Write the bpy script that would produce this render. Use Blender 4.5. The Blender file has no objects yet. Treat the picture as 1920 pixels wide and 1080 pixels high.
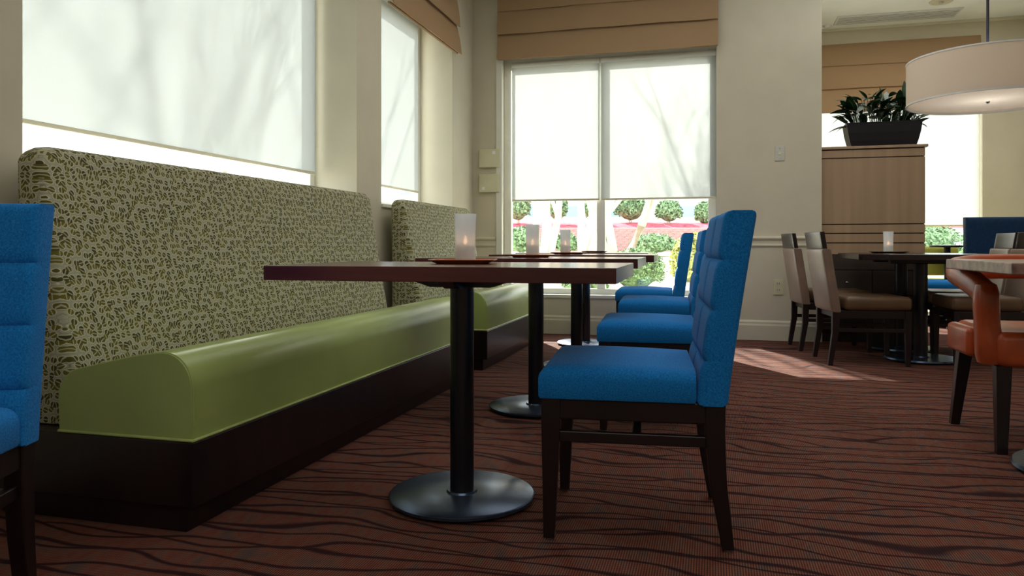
import bpy, bmesh, math, random
from mathutils import Vector, Matrix, noise
random.seed(7)
PI = math.pi
S = bpy.context.scene
COL = S.collection

# ------------------------------------------------------------------ camera
cam_d = bpy.data.cameras.new('camera')
cam = bpy.data.objects.new('camera', cam_d)
COL.objects.link(cam)
cam.location = (0, 0, 0.81)
cam.rotation_euler = (PI/2, 0, math.radians(15))
cam_d.sensor_width = 36
cam_d.lens = 36*1400/1920
cam_d.shift_y = -80/1920
cam_d.clip_end = 300
S.camera = cam

# ------------------------------------------------------------------ world, sun, added fill lights
w = bpy.data.worlds.new('sky'); S.world = w; w.use_nodes = True
bg = w.node_tree.nodes['Background']
bg.inputs[0].default_value = (0.93, 0.97, 1.0, 1)
bg.inputs[1].default_value = 1.9

def lamp(name, kind, loc, energy, color=(1, 1, 1), rot=(0, 0, 0), size=1, sy=None, angle=None):
    d = bpy.data.lights.new(name, kind); d.energy = energy; d.color = color
    if kind == 'AREA':
        d.size = size
        if sy: d.shape = 'RECTANGLE'; d.size_y = sy
    if angle is not None: d.angle = angle
    o = bpy.data.objects.new(name, d); COL.objects.link(o); o.location = loc; o.rotation_euler = rot
    return o
# sun from beyond the back window, 30 degrees up
sdir = Vector((-0.495*math.cos(math.radians(29)), 0.868*math.cos(math.radians(29)), math.sin(math.radians(29))))
sun = lamp('sun', 'SUN', (0, 0, 10), 9.0, (1.0, 0.93, 0.82), angle=math.radians(0.6))
sun.rotation_euler = sdir.to_track_quat('Z', 'Y').to_euler()
lamp('ceiling_fill_light', 'AREA', (0.1, 3.6, 3.2), 17, (1.0, 0.96, 0.90), size=2.4, sy=4.5)  # unseen fill lights without fixtures, added to brighten the room
lamp('ceiling_fill_light', 'AREA', (0.6, -1.4, 3.2), 19, (1.0, 0.96, 0.90), size=3.5, sy=2.0)  # added fill behind the camera
lamp('ceiling_fill_light', 'AREA', (2.0, 7.4, 3.2), 11, (1.0, 0.96, 0.90), size=1.6, sy=1.2)  # added fill over the right-hand room

S.view_settings.view_transform = 'Standard'
S.view_settings.look = 'None'
S.view_settings.exposure = 1.3
S.view_settings.gamma = 1.0
S.view_settings.use_curve_mapping = False
S.cycles.max_bounces = 10
S.cycles.transparent_max_bounces = 12
S.cycles.use_denoising = True

# ------------------------------------------------------------------ materials
def srgb(r, g, b):
    f = lambda c: (c/255/12.92) if c/255 <= .04045 else ((c/255+.055)/1.055)**2.4
    return (f(r), f(g), f(b), 1)

class NT:
    def __init__(s, name):
        s.m = bpy.data.materials.new(name); s.m.use_nodes = True
        s.t = s.m.node_tree; s.n = s.t.nodes; s.b = s.n['Principled BSDF']
        s.tc = s.n.new('ShaderNodeTexCoord')
    def node(s, typ, **kw):
        n = s.n.new(typ)
        for k, v in kw.items():
            if k.startswith('i_'):
                key = k[2:]
                key = int(key) if key.isdigit() else key
                if isinstance(v, bpy.types.NodeSocket): s.t.links.new(v, n.inputs[key])
                else: n.inputs[key].default_value = v
            else: setattr(n, k, v)
        return n
    def math(s, op, a, b=None, clamp=False):
        n = s.n.new('ShaderNodeMath'); n.operation = op; n.use_clamp = clamp
        for i, v in enumerate((a, b)):
            if v is None: continue
            if isinstance(v, bpy.types.NodeSocket): s.t.links.new(v, n.inputs[i])
            else: n.inputs[i].default_value = v
        return n.outputs[0]
    def mix(s, fac, a, b, blend='MIX'):
        n = s.n.new('ShaderNodeMix'); n.data_type = 'RGBA'; n.blend_type = blend
        for sock, v in ((n.inputs[0], fac), (n.inputs[6], a), (n.inputs[7], b)):
            if isinstance(v, bpy.types.NodeSocket): s.t.links.new(v, sock)
            else: sock.default_value = v
        return n.outputs[2]
    def ramp(s, fac, stops):
        n = s.n.new('ShaderNodeValToRGB'); s.t.links.new(fac, n.inputs[0])
        e = n.color_ramp.elements
        while len(e) < len(stops): e.new(0.5)
        for q, (p, c) in zip(e, stops): q.position = p; q.color = c
        return n.outputs[0]
    def noise(s, scale, detail=2, vec=None, rough=.5):
        return s.node('ShaderNodeTexNoise', i_Vector=vec or s.tc.outputs['Object'], i_Scale=scale, i_Detail=detail, i_Roughness=rough)
    def mapping(s, scale=(1, 1, 1), rot=(0, 0, 0), src=None):
        return s.node('ShaderNodeMapping', i_Vector=src or s.tc.outputs['Object'], i_Scale=scale, i_Rotation=rot).outputs[0]
    def link(s, a, key):
        s.t.links.new(a, s.b.inputs[key])
    def bump(s, h, strength, dist=.01):
        n = s.node('ShaderNodeBump', i_Height=h, i_Strength=strength, i_Distance=dist)
        s.t.links.new(n.outputs[0], s.b.inputs['Normal'])

def simple(name, col, rough=.5, var=.06, scale=8, spec=.5, metal=0, bump=0, bscale=200, stretch=(1, 1, 1)):
    k = NT(name)
    nz = k.noise(scale, 3, k.mapping(stretch)).outputs[0]
    d = tuple(c*(1-var*2) for c in col[:3])+(1,)
    l = tuple(min(1, c*(1+var*2)) for c in col[:3])+(1,)
    k.link(k.ramp(nz, [(.3, d), (.7, l)]), 'Base Color')
    k.b.inputs['Roughness'].default_value = rough
    k.b.inputs['Specular IOR Level'].default_value = spec
    k.b.inputs['Metallic'].default_value = metal
    if bump: k.bump(k.noise(bscale, 2).outputs[0], bump, .004)
    return k.m

M = {}
M['wall'] = simple('wall_paint', srgb(208, 201, 180), .75, .02, 3, .3, bump=.08, bscale=90)
M['trim'] = simple('trim_paint', srgb(212, 206, 184), .45, .02, 4, .4)
M['frame'] = simple('window_frame_paint', srgb(226, 226, 216), .4, .02, 5, .4)
M['ceiling'] = simple('ceiling_paint', srgb(240, 243, 242), .85, .02, 3, .2)
M['wood'] = simple('dark_stained_wood', srgb(28, 15, 18), .32, .25, 9, .5, stretch=(1, 1, .12), bump=.05, bscale=60)
M['legwood'] = simple('espresso_wood', srgb(24, 12, 15), .38, .2, 9, .5, stretch=(1, 1, .15))
M['metal'] = simple('black_powder_coat', srgb(17, 18, 28), .3, .1, 30, .5, bump=.04, bscale=500)
M['base'] = simple('black_base_plate', srgb(74, 88, 110), .26, .15, 6, .6, metal=.75, bump=.05, bscale=300)
M['chrome'] = simple('chrome_glide', srgb(170, 172, 178), .25, .02, 8, .5, metal=.9)
M['top'] = simple('mahogany_table_top', srgb(84, 40, 44), .2, .22, 5, .5, stretch=(.25, 2.5, 2.5))
M['darktop'] = simple('ebony_table_top', srgb(36, 26, 28), .22, .2, 5, .5, stretch=(.25, 2.5, 2.5))
M['stonetop'] = simple('brown_speckled_top', srgb(140, 110, 100), .3, .25, 26, .5)
M['tray'] = simple('tray_wood', srgb(168, 92, 50), .35, .18, 7, .5, stretch=(.3, 3, 1))
M['darktray'] = simple('dark_tray_wood', srgb(70, 42, 32), .35, .18, 7, .5, stretch=(.3, 3, 1))
M['green'] = simple('lime_vinyl', srgb(162, 180, 106), .33, .05, 3, .5, bump=.06, bscale=260)
M['welt'] = simple('pale_green_piping', srgb(172, 188, 112), .4, .05, 20)
M['brownv'] = simple('taupe_vinyl', srgb(134, 112, 98), .38, .08, 6, .5, bump=.05, bscale=220)
M['seatbrown'] = simple('bronze_vinyl_seat', srgb(98, 74, 52), .4, .1, 6, .5, bump=.05, bscale=220)
M['orange'] = simple('rust_vinyl', srgb(176, 78, 40), .3, .12, 7, .55, bump=.06, bscale=180)
M['lam'] = simple('beige_laminate', srgb(166, 140, 114), .45, .05, 4, .35, stretch=(4, 4, .15))
M['gap'] = simple('dark_reveal', srgb(46, 34, 28), .6, .05)
M['drawer'] = simple('dark_shaded_drawer', srgb(70, 60, 54), .5, .08, 6, .3)  # darker lower fronts, with some of the table's shadow put into the tone
M['pot'] = simple('black_planter', srgb(14, 14, 26), .45, .1, 8, .4)
M['soil'] = simple('potting_soil', srgb(40, 28, 20), .9, .3, 60, .1)
M['leaf'] = simple('dark_glossy_leaf', srgb(30, 66, 34), .35, .3, 18, .5)
M['plate'] = simple('almond_plastic', srgb(214, 212, 178), .4, .02)
M['metalplate'] = simple('steel_switch_plate', srgb(196, 198, 190), .35, .03, 20, metal=.3)
M['black'] = simple('black_void', srgb(10, 10, 12), .6, .1)
M['grille'] = simple('grille_metal', srgb(216, 218, 218), .5, .03)
M['navy'] = simple('navy_upholstery', srgb(12, 44, 76), .7, .1, 40, .2, bump=.15, bscale=400)
M['stretch'] = simple('wax', srgb(236, 228, 206), .5, .02)
M['chart'] = simple('chartreuse_vinyl', srgb(190, 190, 80), .45, .05, 4)
M['mortar'] = simple('mortar', srgb(214, 206, 204), .9, .1, 30, .1)
M['mulch'] = simple('red_mulch', srgb(160, 72, 84), .95, .35, 9, .1, bump=.6, bscale=20)
M['concrete'] = simple('pale_concrete', srgb(206, 196, 176), .9, .08, 2, .1)
M['facade'] = simple('pale_facade', srgb(206, 200, 188), .85, .04, 1, .1)
M['facwin'] = simple('facade_glass', srgb(132, 170, 190), .2, .1, .6, .5)
M['bark'] = simple('pale_bark', srgb(206, 192, 178), .85, .15, 6, .1)
M['box'] = simple('shrub_leaves', srgb(118, 146, 104), .6, .4, 12, .3)
M['ylw'] = simple('yellow_shrub_leaves', srgb(186, 190, 112), .6, .4, 10, .3)
M['brick'] = simple('red_brick', srgb(168, 126, 124), .85, .25, 4, .1, bump=.3, bscale=60)

def fabric_blue():
    k = NT('blue_wool_fabric')
    n1 = k.noise(260, 3).outputs[0]; n2 = k.noise(14, 3).outputs[0]
    a = k.ramp(n1, [(.32, srgb(12, 92, 162)), (.68, srgb(30, 132, 210))])
    b = k.mix(k.math('MULTIPLY', n2, .35), a, srgb(26, 128, 204))
    k.link(b, 'Base Color'); k.b.inputs['Roughness'].default_value = .9
    k.b.inputs['Specular IOR Level'].default_value = .15
    k.b.inputs['Sheen Weight'].default_value = .06
    k.bump(n1, .35, .003)
    return k.m
M['blue'] = fabric_blue()

def fabric_bean():
    # woven fabric: pairs of olive half-beans ringed by a pale thread on a grey-green ground
    k = NT('bean_pattern_fabric')
    s0 = k.node('ShaderNodeSeparateXYZ', i_0=k.tc.outputs['Object'])
    v = k.node('ShaderNodeCombineXYZ', i_0=k.math('SUBTRACT', s0.outputs[1], s0.outputs[0]), i_1=s0.outputs[2]).outputs[0]
    vor = k.node('ShaderNodeTexVoronoi', i_Vector=v, i_Scale=44.0, i_Randomness=.6, voronoi_dimensions='2D')
    edge = k.node('ShaderNodeTexVoronoi', i_Vector=v, i_Scale=44.0, i_Randomness=.6, voronoi_dimensions='2D', feature='DISTANCE_TO_EDGE')
    d = vor.outputs['Distance']; rnd = vor.outputs['Color']; pos = vor.outputs['Position']
    sub = k.node('ShaderNodeVectorMath', operation='SUBTRACT', i_0=v, i_1=pos)
    sep = k.node('ShaderNodeSeparateXYZ', i_0=sub.outputs[0])
    sr = k.node('ShaderNodeSeparateColor', i_0=rnd)
    ang = k.math('MULTIPLY', sr.outputs[0], 3.1416)
    lx = k.math('ADD', k.math('MULTIPLY', sep.outputs[0], k.math('COSINE', ang)), k.math('MULTIPLY', sep.outputs[1], k.math('SINE', ang)))
    slit = k.math('GREATER_THAN', k.math('ABSOLUTE', lx), .0016)
    blob = k.math('LESS_THAN', d, .42)
    bean = k.math('MULTIPLY', slit, blob)
    ring = k.math('MULTIPLY', k.math('GREATER_THAN', d, .42), k.math('LESS_THAN', d, .49))
    base = k.mix(k.noise(120, 2).outputs[0], srgb(158, 158, 134), srgb(186, 184, 160))
    olive = k.mix(sr.outputs[1], srgb(66, 66, 28), srgb(112, 106, 34))
    c = k.mix(ring, base, srgb(204, 204, 176))
    c = k.mix(bean, c, olive)
    dark = k.math('LESS_THAN', edge.outputs['Distance'], .025)
    c = k.mix(k.math('MULTIPLY', dark, .45), c, srgb(70, 66, 40))
    k.link(c, 'Base Color'); k.b.inputs['Roughness'].default_value = .75
    k.b.inputs['Specular IOR Level'].default_value = .25
    k.bump(k.noise(500, 2).outputs[0], .2, .002)
    return k.m
M['bean'] = fabric_bean()

def carpet():
    k = NT('ribbed_wave_carpet')
    sep = k.node('ShaderNodeSeparateXYZ', i_0=k.tc.outputs['Object'])
    x, y = sep.outputs[0], sep.outputs[1]
    lines = None
    for i, (freq, amp, sx, sy, off) in enumerate([(8.6, 1.4, 1.6, 2.6, 0), (8.0, 1.8, 1.35, 2.2, 13.7)]):
        vec = k.node('ShaderNodeMapping', i_Vector=k.tc.outputs['Object'], i_Scale=(sx, sy, 1), i_Location=(off, off*.7, 0)).outputs[0]
        nz = k.noise(1.0, 1.5, vec).outputs[0]
        ph = k.math('ADD', k.math('MULTIPLY', y, freq), k.math('MULTIPLY', nz, amp*2.2))
        fr = k.math('ABSOLUTE', k.math('SUBTRACT', k.math('FRACT', ph), .5))
        ln = k.math('SUBTRACT', 1.0, k.math('MULTIPLY', k.math('SUBTRACT', fr, .036), 19), True)
        lines = ln if lines is None else k.math('MAXIMUM', lines, ln)
    rib = k.math('ADD', k.math('MULTIPLY', k.math('SINE', k.math('MULTIPLY', x, 950)), .5), .5)
    row = k.math('ADD', k.math('MULTIPLY', k.math('SINE', k.math('MULTIPLY', y, 520)), .5), .5)
    blk = k.noise(9, 2, k.mapping((2.4, 1.2, 1))).outputs[0]
    warm = k.ramp(blk, [(.3, srgb(108, 88, 80)), (.47, srgb(136, 91, 72)), (.6, srgb(134, 76, 58)), (.75, srgb(118, 102, 78))])
    c = k.mix(k.math('MULTIPLY', rib, .85), warm, srgb(50, 30, 32))
    c = k.mix(k.math('MULTIPLY', row, .25), c, srgb(52, 32, 34))
    c = k.mix(k.math('MULTIPLY', lines, .88), c, srgb(36, 18, 24))
    k.link(c, 'Base Color'); k.b.inputs['Roughness'].default_value = .95
    k.b.inputs['Specular IOR Level'].default_value = .1
    h = k.math('ADD', k.math('MULTIPLY', rib, -.5), k.math('MULTIPLY', lines, -.6))
    k.bump(h, .35, .004)
    return k.m
M['carpet'] = carpet()

def translucent(name, col, clear, tr=.75, clearcol=(1, 1, 1, 1)):
    k = NT(name); k.n.remove(k.b)
    out = k.n['Material Output']
    weave = k.noise(300, 2).outputs[0]
    c = k.mix(weave, tuple(v*.94 for v in col[:3])+(1,), col)
    t = k.node('ShaderNodeBsdfTranslucent', i_Color=c)
    d = k.node('ShaderNodeBsdfDiffuse', i_Color=c)
    tp = k.node('ShaderNodeBsdfTransparent', i_Color=clearcol)
    m1 = k.node('ShaderNodeMixShader', i_0=tr); k.t.links.new(d.outputs[0], m1.inputs[1]); k.t.links.new(t.outputs[0], m1.inputs[2])
    m2 = k.node('ShaderNodeMixShader', i_0=clear); k.t.links.new(m1.outputs[0], m2.inputs[1]); k.t.links.new(tp.outputs[0], m2.inputs[2])
    k.t.links.new(m2.outputs[0], out.inputs[0])
    return k.m
M['shade'] = translucent('solar_shade_weave', srgb(203, 207, 206), .13, .44)
M['roman'] = translucent('roman_blind_linen', srgb(184, 154, 120), 0, .22)
M['drum'] = translucent('lamp_shade_linen', srgb(232, 220, 206), .03, .45)
M['frost'] = translucent('frosted_glass', (.93, .97, 1, 1), .38, .6)

def glass():
    k = NT('window_glass'); k.n.remove(k.b); out = k.n['Material Output']
    tp = k.node('ShaderNodeBsdfTransparent', i_Color=(.95, .98, .98, 1)); g = k.node('ShaderNodeBsdfGlossy', i_Roughness=.02)
    lw = k.node('ShaderNodeLayerWeight', i_Blend=.5)
    f = k.node('ShaderNodeMath', operation='MULTIPLY_ADD', i_0=k.math('POWER', lw.outputs['Facing'], 5.0), i_1=.5, i_2=.03)
    m = k.node('ShaderNodeMixShader', i_0=f.outputs[0]); k.t.links.new(tp.outputs[0], m.inputs[1]); k.t.links.new(g.outputs[0], m.inputs[2])
    k.t.links.new(m.outputs[0], out.inputs[0]); return k.m
M['glass'] = glass()
def emis(name, col, st):
    k = NT(name); k.b.inputs['Base Color'].default_value = col
    k.b.inputs['Emission Color'].default_value = col; k.b.inputs['Emission Strength'].default_value = st; return k.m
M['flame'] = emis('candle_flame', (1, .58, .32, 1), 1.2)

# ------------------------------------------------------------------ mesh helpers
def link(name, bm, mat, parent=None, smooth=False, loc=None, kind=None, label=None):
    me = bpy.data.meshes.new(name)
    bmesh.ops.recalc_face_normals(bm, faces=bm.faces[:])
    bm.to_mesh(me); bm.free()
    if smooth:
        for p in me.polygons: p.use_smooth = True
        try: me.set_sharp_from_angle(angle=math.radians(40))
        except Exception: pass
    me.materials.append(mat)
    o = bpy.data.objects.new(name, me); COL.objects.link(o)
    if parent: o.parent = parent
    if loc: o.location = loc
    if kind: o['kind'] = kind
    if label: o['label'] = label
    return o
def thing(name, label, cat, loc=(0, 0, 0), rz=0, group=None, kind=None):
    o = bpy.data.objects.new(name, None); COL.objects.link(o)
    o.location = loc; o.rotation_euler = (0, 0, math.radians(rz)); o.empty_display_size = .1
    if label: o['label'] = label
    if cat: o['category'] = cat
    if group: o['group'] = group
    if kind: o['kind'] = kind
    return o
def tag(o, label, cat, group=None, kind=None):
    o['label'] = label; o['category'] = cat
    if group: o['group'] = group
    if kind: o['kind'] = kind
    return o
def copy_tree(o, parent=None):
    c = o.copy(); COL.objects.link(c)
    if parent: c.parent = parent
    for ch in list(o.children): copy_tree(ch, c)
    return c
def B(): return bmesh.new()
def box(bm, x0, x1, y0, y1, z0, z1, bev=0, seg=2, mat=None):
    r = bmesh.ops.create_cube(bm, size=1)
    vs = r['verts']
    for v in vs:
        v.co = Vector(((x0+x1)/2+v.co.x*(x1-x0), (y0+y1)/2+v.co.y*(y1-y0), (z0+z1)/2+v.co.z*(z1-z0)))
    if bev:
        es = list({e for v in vs for e in v.link_edges})
        r2 = bmesh.ops.bevel(bm, geom=es, offset=bev, segments=seg, profile=.5, affect='EDGES')
        vs = list({v for f in r2['faces'] for v in f.verts} | {v for v in vs if v.is_valid})
    if mat is not None: bmesh.ops.transform(bm, matrix=mat, verts=vs)
    return vs
def bx(name, mat, x0, x1, y0, y1, z0, z1, parent=None, bev=.003, seg=2, **kw):
    bm = B(); box(bm, x0, x1, y0, y1, z0, z1, bev, seg); return link(name, bm, mat, parent, **kw)
def cyl(bm, x, y, z0, z1, r0, r1=None, n=32, bev=0):
    r1 = r0 if r1 is None else r1
    r = bmesh.ops.create_cone(bm, cap_ends=True, segments=n, radius1=r0, radius2=r1, depth=z1-z0)
    bmesh.ops.translate(bm, verts=r['verts'], vec=(x, y, (z0+z1)/2))
    if bev:
        es = [e for v in r['verts'] for e in v.link_edges]
        es = [e for e in set(es) if abs(e.verts[0].co.z-e.verts[1].co.z) < 1e-6]
        bmesh.ops.bevel(bm, geom=es, offset=bev, segments=2, profile=.5, affect='EDGES')
def lathe(bm, prof, n=40, x=0, y=0, close=False):
    rings = []
    for r, z in prof:
        rings.append([bm.verts.new((x+r*math.cos(2*PI*i/n), y+r*math.sin(2*PI*i/n), z)) for i in range(n)])
    seq = list(zip(rings, rings[1:]))+([(rings[-1], rings[0])] if close else [])
    for a, b in seq:
        for i in range(n): bm.faces.new((a[i], a[(i+1) % n], b[(i+1) % n], b[i]))
    if not close:
        if prof[0][0] > 1e-5: bm.faces.new(rings[0])
        if prof[-1][0] > 1e-5: bm.faces.new(rings[-1])
def taper(bm, p0, s0, p1, s1):
    """four sided leg from p0 (size s0=(sx,sy)) down to p1"""
    a = [bm.verts.new((p0[0]+sx*s0[0]/2, p0[1]+sy*s0[1]/2, p0[2])) for sx, sy in ((-1, -1), (1, -1), (1, 1), (-1, 1))]
    b = [bm.verts.new((p1[0]+sx*s1[0]/2, p1[1]+sy*s1[1]/2, p1[2])) for sx, sy in ((-1, -1), (1, -1), (1, 1), (-1, 1))]
    for i in range(4): bm.faces.new((a[i], a[(i+1) % 4], b[(i+1) % 4], b[i]))
    bm.faces.new(a); bm.faces.new(b)
    es = list({e for v in a+b for e in v.link_edges})
    bmesh.ops.bevel(bm, geom=es, offset=.004, segments=2, profile=.5, affect='EDGES')
def extrude_y(bm, prof, ys):
    """closed profile [(x,z)] extruded along y through ys = [(y, scale)] (inset about profile centre)"""
    cx = sum(p[0] for p in prof)/len(prof); cz = sum(p[1] for p in prof)/len(prof)
    rings = []
    for y, ins in ys:
        rings.append([bm.verts.new((cx+(x-cx)*ins, y, cz+(z-cz)*ins)) for x, z in prof])
    n = len(prof)
    for a, b in zip(rings, rings[1:]):
        for i in range(n): bm.faces.new((a[i], a[(i+1) % n], b[(i+1) % n], b[i]))
    bm.faces.new(rings[0]); bm.faces.new(rings[-1])
def tube(bm, pts, rad, n=10):
    """round tube through pts with radius per point (number or list)"""
    rs = rad if isinstance(rad, (list, tuple)) else [rad]*len(pts)
    pts = [Vector(p) for p in pts]; rings = []
    for i, p in enumerate(pts):
        d = (pts[min(i+1, len(pts)-1)]-pts[max(i-1, 0)]).normalized()
        up = Vector((0, 0, 1)) if abs(d.z) < .9 else Vector((1, 0, 0))
        a = d.cross(up).normalized(); b = a.cross(d)
        rings.append([bm.verts.new(p+a*rs[i]*math.cos(2*PI*k/n)+b*rs[i]*math.sin(2*PI*k/n)) for k in range(n)])
    for u, v in zip(rings, rings[1:]):
        for k in range(n): bm.faces.new((u[k], u[(k+1) % n], v[(k+1) % n], v[k]))
    bm.faces.new(rings[0]); bm.faces.new(rings[-1])
def padded(bm, wid, hgt, thick, rows, cols, groove, rnd, frame, nu=44, nv=60, back_flat=True, topr=0):
    """upholstered panel. u across (-w/2..w/2), v up (0..h). frame(u, v, d)->xyz, d=0 back face, d=thick front face with pillows"""
    def edge(u, v):
        e = min(u+wid/2, wid/2-u, v, hgt-v)
        if e >= rnd: return 0
        return rnd-math.sqrt(max(0, rnd*rnd-(rnd-e)**2))
    def samples(a, b, n, brk):
        s = {a+(b-a)*i/n for i in range(n+1)}
        for e0 in (rnd*.15, rnd*.4, rnd*.7): s |= {a+e0, b-e0}
        for q in brk: s |= {q-.006, q, q+.006}
        return sorted(x for x in s if a <= x <= b)
    ub = [-wid/2+wid*i/cols for i in range(1, cols)]
    vb = [hgt*i/rows for i in range(1, rows)] if not isinstance(rows, (list, tuple)) else list(rows)
    us = samples(-wid/2, wid/2, nu, ub); vs = samples(0, hgt, nv, vb)
    def grv(u, v):
        g = 0
        for q in ub: g = max(g, math.exp(-abs(u-q)/.011))
        for q in vb: g = max(g, math.exp(-abs(v-q)/.011))
        return g*groove
    F = [[bm.verts.new(frame(u, v, thick-edge(u, v)-grv(u, v))) for u in us] for v in vs]
    K = [[bm.verts.new(frame(u, v, edge(u, v)*.8)) for u in us] for v in vs]
    for j in range(len(vs)-1):
        for i in range(len(us)-1):
            bm.faces.new((F[j][i], F[j][i+1], F[j+1][i+1], F[j+1][i]))
            bm.faces.new((K[j][i], K[j+1][i], K[j+1][i+1], K[j][i+1]))
    m, n = len(vs)-1, len(us)-1
    for i in range(n):
        bm.faces.new((F[0][i], K[0][i], K[0][i+1], F[0][i+1])); bm.faces.new((F[m][i], F[m][i+1], K[m][i+1], K[m][i]))
    for j in range(m):
        bm.faces.new((F[j][0], F[j+1][0], K[j+1][0], K[j][0])); bm.faces.new((F[j][n], K[j][n], K[j+1][n], F[j+1][n]))

# ------------------------------------------------------------------ room shell
WX = -2.18      # face of the left wall
WY = 6.72       # face of the back wall
FY = 9.13       # face of the far wall in the room to the right
RX = 3.25
CZ = 3.26
bm = B(); box(bm, -2.54, RX+.2, -3.2, WY+.17, -.12, 0); box(bm, .68, RX+.2, WY+.17, FY+.16, -.12, 0)
link('floor', bm, M['carpet'], kind='structure')
bm = B(); box(bm, -2.54, RX+.2, -3.2, WY+.17, CZ, CZ+.15); box(bm, .68, RX+.2, WY+.17, FY+.16, CZ, CZ+.15)
link('ceiling', bm, M['ceiling'], kind='structure')
def wall(name, boxes, mat=M['wall']):
    bm = B()
    for b in boxes: box(bm, *b)
    return link(name, bm, mat, kind='structure')
LX = WX-.36
W1 = (1.946, 4.326); W2 = (4.691, 6.131); SZ = 1.09; TZ = 2.75
wall('wall_left', [(LX, WX, -3.2, W1[0], 0, CZ), (LX, WX, W1[1], W2[0], 0, CZ), (LX, WX, W2[1], WY, 0, CZ),
                   (LX, WX, W1[0], W1[1], 0, SZ), (LX, WX, W1[0], W1[1], TZ, CZ), (LX, WX, W2[0], W2[1], 0, SZ), (LX, WX, W2[0], W2[1], TZ, CZ)])
BW = (-1.905, .036); BS = .355; BT = 2.62
wall('wall_back', [(LX, BW[0], WY, WY+.17, 0, CZ), (BW[1], .889, WY, WY+.17, 0, CZ), (BW[0], BW[1], WY, WY+.17, 0, BS), (BW[0], BW[1], WY, WY+.17, BT, CZ)])
wall('wall_side', [(.68, .889, WY+.17, FY, 0, CZ)])
FW = (1.0, 2.83); FS = .3; FT = 3.0
wall('wall_far', [(.68, FW[0], FY, FY+.16, 0, CZ), (FW[1], RX+.2, FY, FY+.16, 0, CZ), (FW[0], FW[1], FY, FY+.16, 0, FS), (FW[0], FW[1], FY, FY+.16, FT, CZ)])
wall('wall_right', [(RX, RX+.2, -3.2, FY, 0, CZ)])
wall('wall_rear', [(LX, RX, -3.2, -3.0, 0, CZ)])

def baseboard(name, x0, x1, y0, y1, axis):
    bm = B()
    if axis == 'x':   # runs along x, face towards -y at y0
        prof = [(0, 0), (-.018, 0), (-.018, .125), (-.013, .14), (-.013, .155), (-.004, .17), (0, .17)]
        for a, b in ((x0, x1),):
            r0 = [bm.verts.new((a, y0+p, z)) for p, z in prof]; r1 = [bm.verts.new((b, y0+p, z)) for p, z in prof]
    else:
        sgn = 1 if axis == 'l' else -1
        prof = [(0, 0), (.018*sgn, 0), (.018*sgn, .125), (.013*sgn, .14), (.013*sgn, .155), (.004*sgn, .17), (0, .17)]
        r0 = [bm.verts.new((x0+p, y0, z)) for p, z in prof]; r1 = [bm.verts.new((x0+p, y1, z)) for p, z in prof]
    n = len(prof)
    for i in range(n): bm.faces.new((r0[i], r0[(i+1) % n], r1[(i+1) % n], r1[i]))
    bm.faces.new(r0); bm.faces.new(r1)
    return link(name, bm, M['trim'], kind='structure')
baseboard('baseboard_back', WX, .889, WY, WY, 'x')
baseboard('baseboard_left', WX, WX, -3.0, WY-.02, 'l')
baseboard('baseboard_right', RX, RX, -3.0, FY-.02, 'r')
def rail(name, x0, x1, y):
    bm = B()
    prof = [(0, .80), (-.010, .80), (-.014, .812), (-.010, .824), (-.010, .852), (-.024, .862), (-.028, .872), (-.024, .884), (0, .89)]
    r0 = [bm.verts.new((x0, y+p, z)) for p, z in prof]; r1 = [bm.verts.new((x1, y+p, z)) for p, z in prof]
    n = len(prof)
    for i in range(n): bm.faces.new((r0[i], r0[(i+1) % n], r1[(i+1) % n], r1[i]))
    bm.faces.new(r0); bm.faces.new(r1)
    link(name, bm, M['trim'], kind='structure', smooth=False)
rail('trim_1', WX+.001, BW[0]-.05, WY)
rail('trim_2', BW[1]+.03, .889, WY)

# windows ---------------------------------------------------------------
def window_x(name, x0, x1, y, z0, z1, header, mulls, fr=.05, shx=None):
    """window in a wall facing -y; frame sits at y..y+.06"""
    t = thing(name, None, None, ((x0+x1)/2, y, z0), kind='structure')
    ox, oz = (x0+x1)/2, z0
    bm = B(); X0, X1 = x0-ox, x1-ox; H = z1-z0
    box(bm, X0, X0+fr, 0, .06, 0, H, .004); box(bm, X1-fr, X1, 0, .06, 0, H, .004)
    box(bm, X0+fr, X1-fr, 0, .06, 0, fr*.8, .004); box(bm, X0+fr, X1-fr, 0, .06, H-header, H, .004)
    link('window_frame', bm, M['frame'], t)
    for m in mulls:
        bx('mullion', M['frame'], m-ox-.038, m-ox+.038, .005, .065, fr*.8, H-header, t, .004)
    cuts = [X0+fr]+[v for m in mulls for v in (m-ox-.038, m-ox+.038)]+[X1-fr]
    for a, b in zip(cuts[::2], cuts[1::2]):
        bx('pane', M['glass'], a, b, .03, .034, fr*.8, H-header, t, 0)
    return t
def window_y(name, y0, y1, x, z0, z1, header, mulls, fr=.05):
    t = thing(name, None, None, (x, (y0+y1)/2, z0), kind='structure')
    oy = (y0+y1)/2; bm = B(); Y0, Y1 = y0-oy, y1-oy; H = z1-z0
    box(bm, -.06, 0, Y0, Y0+fr, 0, H, .004); box(bm, -.06, 0, Y1-fr, Y1, 0, H, .004)
    box(bm, -.06, 0, Y0+fr, Y1-fr, 0, fr, .004); box(bm, -.06, 0, Y0+fr, Y1-fr, H-header, H, .004)
    link('window_frame', bm, M['frame'], t)
    for m in mulls: bx('mullion', M['frame'], -.06, 0, m-oy-.025, m-oy+.025, fr, H-header, t, .004)
    cuts = [Y0+fr]+[v for m in mulls for v in (m-oy-.025, m-oy+.025)]+[Y1-fr]
    for a, b in zip(cuts[::2], cuts[1::2]): bx('pane', M['glass'], -.034, -.03, a, b, fr, H-header, t, 0)
    return t
window_y('window_1', W1[0], W1[1], -2.475, SZ, TZ, .1, [], .06)
window_y('window_2', W2[0], W2[1], -2.475, SZ, TZ, .1, [], .06)
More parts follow.
